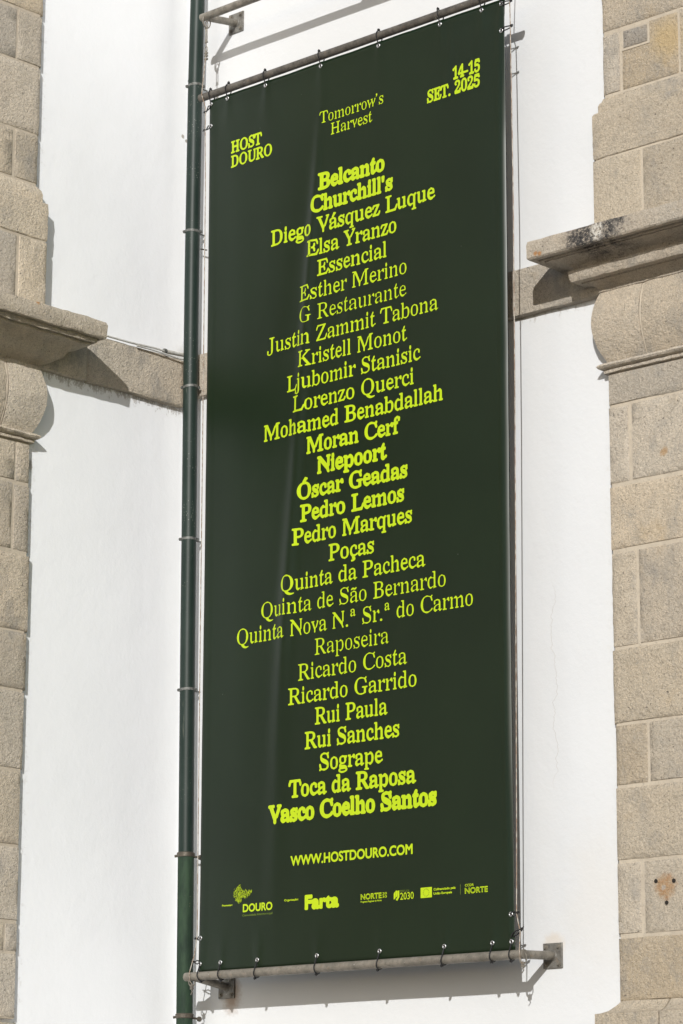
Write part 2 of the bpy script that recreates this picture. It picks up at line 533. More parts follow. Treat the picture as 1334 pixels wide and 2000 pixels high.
def moulding(wall, prof, u0, u1, pb, parent, name, mat, ret0=True, ret1=True, wear=.002, step=.04, gap=0):
    """profile [(p, z) ...] swept along the wall with mitred returns at its ends"""
    bm = bmesh.new()
    s = random.random() * 40
    # refine the profile so that it can be worn
    pr = []
    for (p0, z0), (p1, z1) in zip(prof[:-1], prof[1:]):
        k = max(1, int(math.hypot(p1 - p0, z1 - z0) / .025))
        for i in range(k):
            pr.append((p0 + (p1 - p0) * i / k, z0 + (z1 - z0) * i / k))
    pr.append(prof[-1])
    cols = []
    nu = max(2, int((u1 - u0) / step))
    A0, A1 = u0 + gap, u1 - gap
    for (p, z) in pr:
        ring = []
        e0 = A0 - (p - pb) if ret0 else A0
        e1 = A1 + (p - pb) if ret1 else A1
        path = [(e0, -.02), (e0, p * .5)] + [(e0 + (e1 - e0) * i / nu, p) for i in range(nu + 1)] + [(e1, p * .5), (e1, -.02)]
        for k, (u, q) in enumerate(path):
            if q > 0:
                v = Vector((u * 1.1 + s, z, q))
                du = noise.noise(v * 14) * wear + noise.noise(v * 40) * wear * .8
                dz = noise.noise(v * 12 + Vector((0, 9, 0))) * wear + noise.noise(v * 37 + Vector((0, 5, 0))) * wear * .8
                dp = noise.noise(v * 16 + Vector((3, 0, 0))) * wear + noise.noise(v * 45) * wear * .6
                corner = k in (2, nu + 2)
                if corner:
                    dp -= .004
                ring.append(bm.verts.new(W(wall, u + (du if k in (1, 2) or corner else 0) + (.003 if k == 2 else 0), q + dp, z + dz)))
            else:
                ring.append(bm.verts.new(W(wall, u, q, z)))
        cols.append(ring)
    for A, B in zip(cols[:-1], cols[1:]):
        for k in range(len(A) - 1):
            bm.faces.new((A[k], A[k + 1], B[k + 1], B[k]))
    bm.faces.new(cols[0])
    bm.faces.new(cols[-1][::-1])
    bm.faces.new([c_[0] for c_ in cols] + [c_[-1] for c_ in reversed(cols)])
    bmesh.ops.recalc_face_normals(bm, faces=bm.faces)
    me = bpy.data.meshes.new(name)
    bm.to_mesh(me)
    bm.free()
    o = link(name, me, mat, parent)
    smooth_angle(o, 26)
    return o

def core(wall, pieces, label):
    """mortar bed behind the stones of a pilaster"""
    bm = bmesh.new()
    for (u0, u1, z0, z1, p) in pieces:
        lo = W(wall, u0, -.03, z0)
        hi = W(wall, u1, p, z1)
        box(bm, (min(lo.x, hi.x), min(lo.y, hi.y), z0), (max(lo.x, hi.x), max(lo.y, hi.y), z1))
    bmesh.ops.recalc_face_normals(bm, faces=bm.faces)
    me = bpy.data.meshes.new('pilaster')
    bm.to_mesh(me)
    bm.free()
    o = link('pilaster', me, M['mortar'], building)
    o['label'] = label
    return o

# ---------------- near pilaster on the right hand wall
RU0, RU1 = 3.107, 4.45
pr_ = core('R', [(RU0 + .008, RU1 - .008, 2.515, 5.652, .0262), (RU0 - .022, RU1 + .02, 6.30, 7.03, .0655), (RU0 + .012, RU1 - .012, 7.12, 9.6, .0232)],
           'granite pilaster at the right edge, under a black stained ledge')
zj = [2.506, 2.82, 3.182, 3.548, 3.857, 4.238, 4.729, 5.073, 5.482]
cuts = [[3.107, 3.86, 4.45], [3.107, 3.255, 4.45], [3.107, 3.95, 4.45], [3.107, 3.308, 4.45], [3.107, 3.9, 4.45], [3.107, 3.268, 3.98, 4.45], [3.107, 4.0, 4.45], [3.107, 3.237, 4.45], ]
for k in range(8):
    for i in range(len(cuts[k]) - 1):
        p = .03 + random.uniform(-.0008, .0012)
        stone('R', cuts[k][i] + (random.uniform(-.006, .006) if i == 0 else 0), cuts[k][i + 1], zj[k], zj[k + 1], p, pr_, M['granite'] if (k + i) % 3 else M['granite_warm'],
              left_free=(i == 0), rough=.0035 + .0015 * ((k * 7 + i * 3) % 3), gap=.0065 if k not in (6, 4) else .009)
stone('R', 3.107, 4.45, 5.482, 5.655, .032, pr_, left_free=True, rough=.0025, gap=.004)
# pedestal moulding under the shaft at the foot of the picture
moulding('R', [(.03, 2.51), (.036, 2.50), (.05, 2.485), (.075, 2.462), (.10, 2.452), (.122, 2.448), (.122, 2.25), (.11, 2.0), (.11, 0.02)], RU0, 3.395, .03, pr_, 'base_stone', M['granite'], True, False, gap=0)
moulding('R', [(.03, 2.51), (.036, 2.50), (.05, 2.485), (.075, 2.462), (.10, 2.452), (.122, 2.448), (.122, 2.25), (.11, 2.0), (.11, 0.02)], 3.403, RU1, .03, pr_, 'base_stone', M['granite'], False, True, gap=0)

def astragal(wall, u0, u1, z, parent):
    moulding(wall, [(.034, z - .003), (.048, z), (.050, z + .013), (.042, z + .018), (.056, z + .020), (.068, z + .025), (.075, z + .034), (.070, z + .044), (.056, z + .050), (.036, z + .053)],
             u0, u1, .03, parent, 'astragal', M['granite' if wall == 'R' else 'granite_brightened'], wear=.003, step=.03)
astragal('R', RU0, RU1, 5.656, pr_)

def belly(zb, zt, kmax, k0, k1):
    pr = []
    for i in range(15):
        f = i / 14
        p = (k0 + (k1 - k0) * f) + (kmax - (k0 + k1) / 2) * math.sin(math.pi * f) ** .9
        pr.append((p, zb + (zt - zb) * f))
    return pr
bp = belly(5.713, 6.086, .091, .034, .056)
moulding('R', bp, RU0, 3.352, .03, pr_, 'frieze_stone', M['granite_warm'], True, False, wear=.0022)
moulding('R', [(p - .004, z) for p, z in bp], 3.352, 3.361, .03, pr_, 'mortar_joint', M['mortar'], False, False, wear=.001, step=.004)
moulding('R', bp, 3.361, RU1, .03, pr_, 'frieze_stone', M['granite_warm'], False, True, wear=.0022)

# the ledge: fillet, cove, second fascia, cove, groove, big fascia, weathered top
ent_R = [(.05, 6.084), (.062, 6.086), (.062, 6.093), (.056, 6.095), (.060, 6.104), (.070, 6.115), (.085, 6.124), (.104, 6.130), (.116, 6.131), (.119, 6.142), (.124, 6.142), (.126, 6.136), (.158, 6.140), (.165, 6.150), (.172, 6.196),
         (.148, 6.200), (.150, 6.208), (.160, 6.222), (.180, 6.234), (.208, 6.242), (.236, 6.246), (.250, 6.247), (.251, 6.262), (.258, 6.262), (.260, 6.250), (.270, 6.250), (.272, 6.268), (.282, 6.268), (.284, 6.256), (.314, 6.256), (.321, 6.264), (.322, 6.33), (.316, 6.352), (.26, 6.366), (.05, 6.40)]
moulding('R', ent_R, RU0, RU1, .03, pr_, 'ledge_cornice', M['granite_ledge'], wear=.0035, step=.03)

# pedestal above the ledge
PU0 = 3.062
for (a, b) in ((PU0, 3.378), (3.378, 4.49)):
    stone('R', a, b, 6.385, 6.80, .069, pr_, M['granite'], left_free=(a == PU0), rough=.004, gap=.006)
cap = [(.069, 6.802), (.072, 6.806), (.074, 7.0), (.073, 7.04), (.066, 7.052), (.051, 7.056), (.051, 7.095), (.045, 7.112), (.036, 7.122), (.030, 7.14)]
moulding('R', cap, RU0, RU1, .03, pr_, 'cap_stone', M['granite'], wear=.003, step=.03)
up_r = [(3.111, 3.231, 7.15, 7.49), (3.231, 3.60, 7.15, 7.50), (3.60, 4.44, 7.15, 7.50), (3.111, 3.95, 7.50, 7.90), (3.95, 4.44, 7.50, 7.90), (3.111, 3.40, 7.90, 8.3),
        (3.40, 4.44, 7.90, 8.3), (3.111, 3.8, 8.3, 8.75), (3.8, 4.44, 8.3, 8.75), (3.111, 3.5, 8.75, 9.2), (3.5, 4.44, 8.75, 9.2), (3.111, 4.44, 9.2, 9.6)]
for k, (a, b, c0, c1) in enumerate(up_r):
    stone('R', a, b, c0, c1, .027 + random.uniform(-.0008, .0010), pr_, M['granite_warm'] if k in (1, 3, 5) else M['granite'], left_free=(a < 3.12), rough=.0018 if k == 1 else .0035)
# small dark repair stone let into the ochre block
bm = bmesh.new(); box(bm, (3.241, -.0325, 7.367), (3.419, -.01, 7.484))
from_bm('mortar_joint', bm, M['mortar'], pr_)
M['granite_dark'] = granite('granite_dark', (.43, .395, .345), (.45, .40, .34))
stone('R', 3.246, 3.414, 7.372, 7.480, .035, pr_, M['granite_dark'], rough=.006, gap=.003)

# ---------------- far pilaster on the left hand wall
LU0, LU1 = 1.203, 3.9  # unseen width extended so the banner's right side reflects granite
pl_ = core('L', [(LU0 + .006, LU1 - .008, 2.49, 5.60, .0272), (LU0 - .035, LU1 + .02, 6.26, 6.95, .072), (LU0 + .010, LU1 - .012, 7.07, 9.6, .0262)],
           'granite pilaster at the left edge, its ledge jutting towards the downpipe')
zj = [2.486, 2.832, 2.993, 3.395, 3.797, 4.227, 4.549, 4.984, 5.372]
cuts = [[LU0, 1.75, 2.6, LU1], [LU0, 1.293, 2.2, 3.1, LU1], [LU0, 1.7, 2.5, LU1], [LU0, 1.8, 2.9, LU1], [LU0, 1.9, 2.7, LU1], [LU0, 1.66, 2.5, 3.3, LU1], [LU0, 1.83, 2.8, LU1], [LU0, 1.318, 2.1, 3.0, LU1]]
edge = [.0, -.002, .0, .004, -.006, -.012, -.018, -.004]
for k in range(8):
    for i in range(len(cuts[k]) - 1):
        stone('L', cuts[k][i] + (edge[k] if i == 0 else 0), cuts[k][i + 1], zj[k], zj[k + 1], .031 + random.uniform(-.0008, .0012), pl_, M['granite_brightened_warm'] if k == 6 else M['granite_brightened'],
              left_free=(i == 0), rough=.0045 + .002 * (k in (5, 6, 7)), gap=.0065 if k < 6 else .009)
stone('L', LU0 + .004, 1.31, 5.372, 5.60, .032, pl_, M['granite_brightened'], left_free=True, rough=.005, gap=.004)
stone('L', 1.31, LU1, 5.372, 5.60, .032, pl_, M['granite_brightened'], rough=.005, gap=.004)
moulding('L', [(.03, 2.47), (.045, 2.46), (.08, 2.43), (.11, 2.41), (.122, 2.40), (.122, 2.2), (.11, 2.0), (.11, 0.02)], LU0, LU1, .03, pl_, 'base_stone', M['granite_brightened'])
astragal('L', LU0, LU1, 5.605, pl_)
bl = belly(5.660, 6.040, .094, .038, .060)
moulding('L', bl, LU0, 1.418, .03, pl_, 'frieze_stone', M['granite_brightened'], True, False, wear=.004)
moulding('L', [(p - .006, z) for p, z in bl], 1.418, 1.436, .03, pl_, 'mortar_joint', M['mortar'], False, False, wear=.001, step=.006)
moulding('L', bl, 1.436, LU1, .03, pl_, 'frieze_stone', M['granite_brightened_warm'], False, True, wear=.004)
ent_L = [(.05, 6.038), (.060, 6.040), (.066, 6.048), (.084, 6.055), (.104, 6.063), (.124, 6.073), (.142, 6.086), (.156, 6.102), (.168, 6.122), (.182, 6.138), (.200, 6.150), (.222, 6.158), (.246, 6.163), (.258, 6.165), (.260, 6.190), (.270, 6.190),
         (.272, 6.178), (.284, 6.180), (.286, 6.216), (.296, 6.216), (.298, 6.204), (.317, 6.206), (.322, 6.216), (.325, 6.28), (.318, 6.300), (.26, 6.315), (.05, 6.35)]
moulding('L', ent_L, LU0 + .005, LU1, .03, pl_, 'ledge_cornice', M['granite_brightened_ledge'], wear=.006, step=.03)
PL0 = LU0 - .045
for (a, b, c0, c1) in ((PL0, 1.372, 6.33, 6.762), (1.372, 2.54, 6.33, 6.762), (2.54, LU1 + .04, 6.33, 6.762)):
    stone('L', a, b, c0, c1, .076, pl_, M['granite_brightened'], left_free=(a == PL0), rough=.005, gap=.008)
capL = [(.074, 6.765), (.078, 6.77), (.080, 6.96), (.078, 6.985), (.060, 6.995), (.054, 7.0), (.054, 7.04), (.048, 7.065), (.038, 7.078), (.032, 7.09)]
moulding('L', capL, LU0, LU1, .03, pl_, 'cap_stone', M['granite_brightened'], wear=.004, step=.03)
up_l = [(1.205, 1.385, 7.095, 7.388), (1.385, LU1 - .01, 7.095, 7.388), (1.200, 1.9, 7.388, 7.795), (1.9, LU1 - .01, 7.388, 7.795), (1.197, 1.384, 7.795, 8.105), (1.384, LU1 - .01, 7.795, 8.105), (1.195, 1.8, 8.105, 8.5), (1.8, LU1 - .01, 8.105, 8.5),
        (1.195, 1.5, 8.5, 9.0), (1.5, LU1 - .01, 8.5, 9.0), (1.195, LU1 - .01, 9.0, 9.6)]
for k, (a, b, c0, c1) in enumerate(up_l):
    stone('L', a, b, c0, c1, .030 + random.uniform(-.0008, .0010), pl_, M['granite_brightened_warm'] if k in (1, 2, 6) else M['granite_brightened'], left_free=(a < 1.25), rough=.005)

# ---------------- string courses at ledge height
def string(wall, u0, u1, z0, z1, p, joints):
    bm = bmesh.new()
    lo = W(wall, u0, -.02, z0 + .012)
    hi = W(wall, u1, p - .006, z1 - .012)
    box(bm, (min(lo.x, hi.x), min(lo.y, hi.y), z0 + .012), (max(lo.x, hi.x), max(lo.y, hi.y), z1 - .012))
    o = from_bm('string_course', bm, M['mortar'], building)
    e = [u0] + joints + [u1]
    for a, b in zip(e[:-1], e[1:]):
        stone(wall, a, b, z0, z1, p, o, M['granite' if wall == 'R' else 'granite_brightened'], rough=.003, gap=.004, step=.025)
    return o
string('L', .037, LU0 + .02, 6.040, 6.330, .034, [.80])
string('R', .030, RU0 + .02, 6.078, 6.346, .034, [.95, 1.9])

# the three empty drill holes with their rust in the near pilaster
for (x, z) in ((3.340, 3.072), (3.446, 3.067), (3.401, 2.965)):
    bm = bmesh.new()
    tube(bm, [(x, -.0355, z), (x, -.028, z)], [.0105, .008], 10)
    from_bm('drill_hole_shade', bm, M['hole_shade'], pr_)  # dark plug stands in for the shade inside the hole

# ------------------------------------------------------------------ downpipe
pipe_pts = [(8.95, 0.162), (8.54, .1595), (7.97, .1495), (7.38, .1465), (6.90, .1445), (6.13, .146), (5.0, .152), (3.64, .161), (3.43, .163), (2.55, .170), (1.2, .175), (.25, .175)]
def pipe_x(z):
    for (z1, x1), (z0, x0) in zip(pipe_pts[:-1], pipe_pts[1:]):
        if z0 <= z <= z1:
            return x0 + (x1 - x0) * (z - z0) / (z1 - z0)
    return pipe_pts[0][1]
PY = -.10
dp = thing('downpipe', (.17, PY, .2), 'dark green rainwater downpipe running down the inner corner beside the banner', 'pipe')
def pipe_len(z0, z1, r, mat, name='pipe_section'):
    bm = bmesh.new()
    n = max(2, int((z1 - z0) / .12))
    zs = [z0 + (z1 - z0) * i / n for i in range(n + 1)]
    tube(bm, [(pipe_x(z) + noise.noise(Vector((z, 0, 0))) * .002, PY, z) for z in zs], r, 28)
    o = from_bm(name, bm, mat, dp)
    smooth_angle(o, 50)
    return o
zc = [7.975, 7.073, 6.128, 5.23, 4.36]
pipe_len(3.435, 9.5, .043, M['pipe'])
pipe_len(.2, 3.43, .0455, M['pipe_low'])
for i, z in enumerate(zc + [8.85]):
    x = pipe_x(z)
    bm = bmesh.new()
    tilt = (.004, -.003, .005, 0, .003, .002)[i]
    tube(bm, [(x, PY, z - .008), (x, PY, z - .007), (x, PY, z + .007), (x, PY, z + .008)], [.043, .0448, .0448, .043], 28)
    for v in bm.verts:
        v.co.z += (v.co.x - x) / .045 * tilt
    o = from_bm('pipe_clamp', bm, M['clamp'], dp)
    smooth_angle(o, 30)
    for sgn in (-1, 1):
        bm = bmesh.new()
        dx, dy = sgn * .048 * .74, sgn * .048 * .67
        box(bm, (x + dx - .006, PY + dy - .006, z - .008), (x + dx + .006, PY + dy + .006, z + .008))
        tube(bm, [(x + dx, PY + dy - .012, z), (x + dx, PY + dy + .012, z)], .004, 8)
        from_bm('bolt', bm, M['clamp'], o)
    bm = bmesh.new()
    tube(bm, [(x, PY + .04, z), (x, .01, z)], .005, 8)
    from_bm('wall_stub', bm, M['clamp'], o)
    # collar seam just above the clamp where two lengths sleeve together
    if i in (0,):
        bm = bmesh.new()
        tube(bm, [(x, PY, z + .03), (x, PY, z + .036)], .0442, 28)
        from_bm('sleeve', bm, M['pipe'], dp)
# bent nail poking out by the second clamp
bm = bmesh.new(); tube(bm, [(pipe_x(6.98) + .02, -.05, 6.975), (pipe_x(6.98) + .075, -.055, 6.955)], .004, 8)
from_bm('bracket_pin', bm, M['steel_rusty'], dp)
for z in (3.432, 2.548, 1.3):
    x = pipe_x(z)
    bm = bmesh.new()
    tube(bm, [(x, PY, z - .014), (x, PY, z - .010), (x, PY, z + .010), (x, PY, z + .014)], [.0455, .0505, .0505, .0455], 28)
    o = from_bm('pipe_clamp', bm, M['steel_rusty'], dp)
    smooth_angle(o, 30)
    bm = bmesh.new()
    tube(bm, [(x + .03, PY + .03, z - .01), (x + .085, PY + .035, z - .018)], .006, 8)
    tube(bm, [(x + .074, PY + .034, z - .017), (x + .088, PY + .035, z - .019)], .014, 8)
    from_bm('bolt', bm, M['steel_rusty'], o)
    bm = bmesh.new()
    tube(bm, [(x - .045, PY - .02, z - .004), (x - .058, PY - .03, z - .006)], .008, 6)
    from_bm('bolt', bm, M['steel_rusty'], o)

# ------------------------------------------------------------------ cable on the string course
cb = thing('wall_cable', (.04, -.35, 6.33), 'pale electric cable lying along the top of the granite string course', 'cable')
def bez(pts, k=8):
    out = []
    P = [Vector(p) for p in pts]
    P = [P[0] * 2 - P[1]] + P + [P[-1] * 2 - P[-2]]
    for i in range(1, len(P) - 2):
        for s in range(k):
            f = s / k
            a, b, c_, d = P[i - 1], P[i], P[i + 1], P[i + 2]
            out.append(.5 * ((2 * b) + (c_ - a) * f + (2 * a - 5 * b + 4 * c_ - d) * f * f + (3 * b - 3 * c_ + d - a) * f ** 3))
    out.append(P[-2])
    return out
bm = bmesh.new()
tube(bm, bez([(.045, -.95, 6.345), (.045, -.72, 6.335), (.045, -.60, 6.334), (.045, -.45, 6.336), (.046, -.30, 6.343), (.046, -.18, 6.340)]), .0065, 8)
o = from_bm('thin_cable', bm, M['cable'], cb); smooth_angle(o, 60)
bm = bmesh.new()
tube(bm, bez([(.046, -.215, 6.342), (.048, -.14, 6.345), (.05, -.07, 6.350), (.06, -.012, 6.352)]), .012, 10)
o = from_bm('conduit', bm, M['cable'], cb); smooth_angle(o, 60)
bm = bmesh.new()
tube(bm, bez([(.050, -.44, 6.325), (.052, -.32, 6.326), (.054, -.20, 6.322), (.056, -.10, 6.318), (.058, -.045, 6.330), (.05, -.012, 6.346)]), .0055, 8)
o = from_bm('cable_loop', bm, M['cable'], cb); smooth_angle(o, 60)
bm = bmesh.new()
tube(bm, [(.046, -.222, 6.342), (.046, -.205, 6.343)], .015, 10)
from_bm('cable_clip', bm, M['clamp'], cb)
bm = bmesh.new()
tube(bm, [(.05, -.04, 6.352), (.052, -.03, 6.353)], .015, 10)
from_bm('cable_clip', bm, M['clamp'], cb)

# ------------------------------------------------------------------ steel frames
BY = -.27                                           # plane the poles hang in
def pole_mesh(bm, x0, x1, z, r, y=BY, zr=None):
    n = 40
    zr = z if zr is None else zr
    tube(bm, [(x0 + (x1 - x0) * i / n, y, z + (zr - z) * i / n) for i in range(n + 1)], r, 20)
def plate(parent, x, z, w=.12, h=.125):
    bm = bmesh.new()
    box(bm, (x - w / 2, -.010, z - h / 2), (x + w / 2, .012, z + h / 2))
    bmesh.ops.bevel(bm, geom=bm.edges[:], offset=.0015, segments=1, affect='EDGES')
    o = from_bm('fixing_plate', bm, M['steel_plate'], parent)
    for sx in (-1, 1):
        for sz in (-1, 1):
            bm = bmesh.new()
            cx, cz = x + sx * w * .34, z + sz * h * .34
            tube(bm, [(cx, -.009, cz), (cx, -.013, cz)], .013, 12)
            tube(bm, [(cx, -.012, cz), (cx, -.021, cz)], .008, 6)
            from_bm('bolt', bm, M['steel'], o)
    return o
def frame(name, z, x0, x1, arms, label, mat, dark):
    t_ = thing(name, (x0, 0, z), label, 'bracket', 'tubular steel brackets holding the banner off the wall')
    bm = bmesh.new()
    pole_mesh(bm, x0, x1, z, .0235)
    o = from_bm('crossbar', bm, mat, t_)
    smooth_angle(o, 50)
    for (xa, xp, zp) in arms:
        bm = bmesh.new()
        tube(bm, [(xa, BY + .004, z), (xa + (xp - xa) * .5, BY * .5, (z + zp) / 2), (xp, -.006, zp)], .0215, 18)
        o = from_bm('arm', bm, mat, t_)
        smooth_angle(o, 50)
        bm = bmesh.new()
        tube(bm, [(xp, -.016, zp), (xp, -.008, zp)], [.024, .030], 18)
        from_bm('weld', bm, M['steel_plate'], o)
        plate(t_, xp, zp)
    return t_
frame('wall_bracket', 8.292, .372, 2.755, [(.395, .393, 8.336), (1.563, 1.563, 8.31), (2.735, 2.735, 8.31)], 'grey tubular steel wall bracket above the banner, shadow slanting below it', M['steel'], False)
frame('wall_bracket', 2.742, .352, 2.712, [(.40, .400, 2.700), (2.690, 2.678, 2.751)], 'weathered tubular steel bracket along the bottom edge of the banner', M['steel'], True)
bp_ = thing('hanging_pole', (.372, BY, 7.79), 'loose dark steel pole that the top edge of the banner is tied to', 'pole')
bm = bmesh.new(); pole_mesh(bm, .372, 2.735, 7.793, .0225)
o = from_bm('pole_tube', bm, M['steel_dark'], bp_); smooth_angle(o, 50)
for xx in (.373, 2.7345):
    bm = bmesh.new()
    tube(bm, [(xx - .003, BY, 7.793), (xx + .003, BY, 7.793)], .0235, 20)
    from_bm('end_cap', bm, M['steel_dark'], bp_)

# ------------------------------------------------------------------ banner
BX0, BX1, BZ0, BZ1 = .452, 2.652, 2.7635, 7.757
def g_(d, s):
    return math.exp(-(d / s) ** 2)
FOLDS = []
# (x at top, z top, x at bottom, z bottom, width, height)
FOLDS += [(1.325, 7.45, 1.02, 3.9, .042, .0120), (1.60, 7.05, 1.40, 4.4, .055, .0055), (1.23, 7.2, .93, 5.2, .075, -.003),
          (2.30, 7.74, 2.24, 7.3, .02, .0018), (1.10, 5.2, 1.00, 2.9, .06, .0060), (1.72, 6.4, 1.66, 4.6, .06, .0018), (.60, 7.5, .55, 3.4, .10, -.0022), (2.05, 7.0, 2.08, 4.0, .12, .0016)]
EYE_T = [.463, .597, .900, 1.330, 1.765, 2.210, 2.500, 2.634]
EYE_B = [.463, .620, .893, 1.327, 1.765, 2.200, 2.512, 2.634]
def disp(x, z):
    """how far the sheet stands out of its plane towards the street"""
    d = 0.0
    for (xa, za, xb, zb, w, h) in FOLDS:
        f = (za - z) / (za - zb)
        if -.15 < f < 1.15:
            cx = xa + (xb - xa) * f
            env = max(0.0, min(1.0, (f + .1) / .35)) * max(0.0, min(1.0, (1.12 - f) / .4))
            env = env * env * (3 - 2 * env)
            d += h * env * g_(x - cx, w * (.7 + .6 * max(0, min(1, f))))
    d += .005 * noise.noise(Vector((x * 1.3, 3.1, z * .5))) + .0022 * noise.noise(Vector((x * 4.2, 1.7, z * .9))) + .0011 * noise.noise(Vector((x * 1.6, 5.7, z * 5)))
    # pull marks at the eyelets
    if z > BZ1 - .5:
        k = (BZ1 - z) / .5
        for e in EYE_T:
            d += .0050 * g_(x - e, .012 + .10 * k) * (1 - k) ** 2
    if z < BZ0 + .5:
        k = (z - BZ0) / .5
        for e in EYE_B:
            d += .0042 * g_(x - e, .012 + .10 * k) * (1 - k) ** 2
    # the free right hand edge curls back
    e = (x - (BX1 - .040)) / .040
    if e > 0:
        c_ = .006 + .009 * max(0, min(1, (7.55 - z) / .6)) * max(0, min(1, (z - 3.0) / .8))
        d -= c_ * e * e
    return d
def edge_in(z):
    """how far the side edges pull in between their ties"""
    f = (z - BZ0) / (BZ1 - BZ0)
    return .014 * max(0.0, math.sin(math.pi * f)) ** .5 * (1 if .02 < f < .98 else .3)
def bpt(x, z, lift=0.0):
    # left edge stays straight, right edge hollows slightly
    f = (x - BX0) / (BX1 - BX0)
    xx = x - edge_in(z) * max(0, f - .8) * 5 * .8
    return Vector((xx, BY - disp(x, z) - lift, z))

banner = thing('banner', (1.552, BY, BZ0), 'tall dark green vinyl banner printed with a list of names in lime letters', 'banner')
bm = bmesh.new()
xs_ = list(np.linspace(BX0, BX1 - .045, 150)) + list(np.linspace(BX1 - .041, BX1, 14))
zs_ = list(np.linspace(BZ0, BZ1, 240))
def hem_lift(x, z):
    m = min(x - BX0, BX1 - x, z - BZ0, BZ1 - z)
    return .0012 if m < .045 else 0.0
G = [[bm.verts.new(bpt(x, z + (.0025 * (noise.noise(Vector((x * 6, 0, 1)))) if z in (zs_[0], zs_[-1]) else 0), hem_lift(x, z))) for z in zs_] for x in xs_]
for i in range(len(xs_) - 1):
    for j in range(len(zs_) - 1):
        bm.faces.new((G[i][j], G[i + 1][j], G[i + 1][j + 1], G[i][j + 1]))
bmesh.ops.recalc_face_normals(bm, faces=bm.faces)
if bm.faces[0].normal.y > 0:
    bmesh.ops.reverse_faces(bm, faces=bm.faces)
me = bpy.data.meshes.new('sheet')
bm.to_mesh(me); bm.free()
sheet = link('sheet', me, M['vinyl'], banner, True)
sd = sheet.modifiers.new('thickness', 'SOLIDIFY')
sd.thickness = .0012
sd.offset = -1
# ------------------------------------------------------------------ lettering
def math_serif(ch):
    if 'A' <= ch <= 'Z': return chr(0x1D400 + ord(ch) - 65)
    if 'a' <= ch <= 'z': return chr(0x1D41A + ord(ch) - 97)
    if '0' <= ch <= '9': return chr(0x1D7CE + ord(ch) - 48)
    return ch
def raw_outline(s):
    """closed polylines (list of Nx2 arrays) of a short text in the built-in typeface"""
    c_ = bpy.data.curves.new('glyph', 'FONT')
    c_.body = s
    c_.size = 1
    o = bpy.data.objects.new('glyph', c_)
    COL.objects.link(o)
    dg = bpy.context.evaluated_depsgraph_get()
    cu = o.to_curve(dg)
    polys = []
    for sp in cu.splines:
        b = sp.bezier_points
        n = len(b)
        pts = []
        for i in range(n):
            p0, p1, p2, p3 = b[i].co, b[i].handle_right, b[(i + 1) % n].handle_left, b[(i + 1) % n].co
            for k in range(6):
                f = k / 6
                q = p0 * (1 - f) ** 3 + p1 * 3 * f * (1 - f) ** 2 + p2 * 3 * f * f * (1 - f) + p3 * f ** 3
                pts.append((q.x, q.y))
        polys.append(np.array(pts))
    o.to_curve_clear()
    bpy.data.objects.remove(o)
    bpy.data.curves.remove(c_)
    return polys
def segs_of(polys):
    A = np.concatenate([p for p in polys])
    B = np.concatenate([np.roll(p, -1, axis=0) for p in polys])
    return np.concatenate([A, B], axis=1)          # x0 y0 x1 y1
def sdf(segs, gx, gy, ax=1.0, ay=1.0, nonzero=False):
    """signed distance (negative inside) on the grid gx x gy, in a stretched metric"""
    X, Y = np.meshgrid(gx, gy, indexing='ij')
    P = np.stack([X.ravel(), Y.ravel()], 1)
    best = np.full(len(P), 1e9)
    wn_ = np.zeros(len(P), int)
    for k in range(0, len(segs), 64):
        S = segs[k:k + 64]
        x0, y0, x1, y1 = S[:, 0], S[:, 1], S[:, 2], S[:, 3]
        dx, dy = (x1 - x0) * ax, (y1 - y0) * ay
        L2 = dx * dx + dy * dy + 1e-14
        px = (P[:, 0:1] - x0) * ax
        py = (P[:, 1:2] - y0) * ay
        tt = np.clip((px * dx + py * dy) / L2, 0, 1)
        d2 = (px - tt * dx) ** 2 + (py - tt * dy) ** 2
        best = np.minimum(best, d2.min(1))
        c1 = (y0 <= P[:, 1:2]) & (y1 > P[:, 1:2])
        c2 = (y1 <= P[:, 1:2]) & (y0 > P[:, 1:2])
        xi = x0 + (P[:, 1:2] - y0) / np.where(np.abs(y1 - y0) < 1e-12, 1e-12, (y1 - y0)) * (x1 - x0)
        rr = xi > P[:, 0:1]
        wn_ += ((c1 & rr).astype(int) - (c2 & rr).astype(int)).sum(1) if nonzero else ((c1 | c2) & rr).astype(int).sum(1)
    inside = (wn_ != 0) if nonzero else (wn_ % 2 == 1)
    d = np.sqrt(best)
    return np.where(inside, -d, d).reshape(len(gx), len(gy))
CASES = {}
def march(F, gx, gy):
    """zero contour of F as loose segments"""
    out = []
    I = np.argwhere((np.sign(F[:-1, :-1]) != np.sign(F[1:, :-1])) | (np.sign(F[:-1, :-1]) != np.sign(F[:-1, 1:])) | (np.sign(F[:-1, :-1]) != np.sign(F[1:, 1:])) | (np.sign(F[1:, 1:]) != np.sign(F[:-1, 1:])) | (np.sign(F[1:, 1:]) != np.sign(F[1:, :-1])))
    for i, j in I:
        q = ((i, j), (i + 1, j), (i + 1, j + 1), (i, j + 1))
        pts = []
        for a in range(4):
            (i0, j0), (i1, j1) = q[a], q[(a + 1) % 4]
            f0, f1 = F[i0, j0], F[i1, j1]
            if (f0 < 0) != (f1 < 0):
                s = f0 / (f0 - f1)
                pts.append((gx[i0] + (gx[i1] - gx[i0]) * s, gy[j0] + (gy[j1] - gy[j0]) * s))
        if len(pts) == 2:
            out.append((*pts[0], *pts[1]))
        elif len(pts) == 4:
            out.append((*pts[0], *pts[1]))
            out.append((*pts[2], *pts[3]))
    return np.array(out)

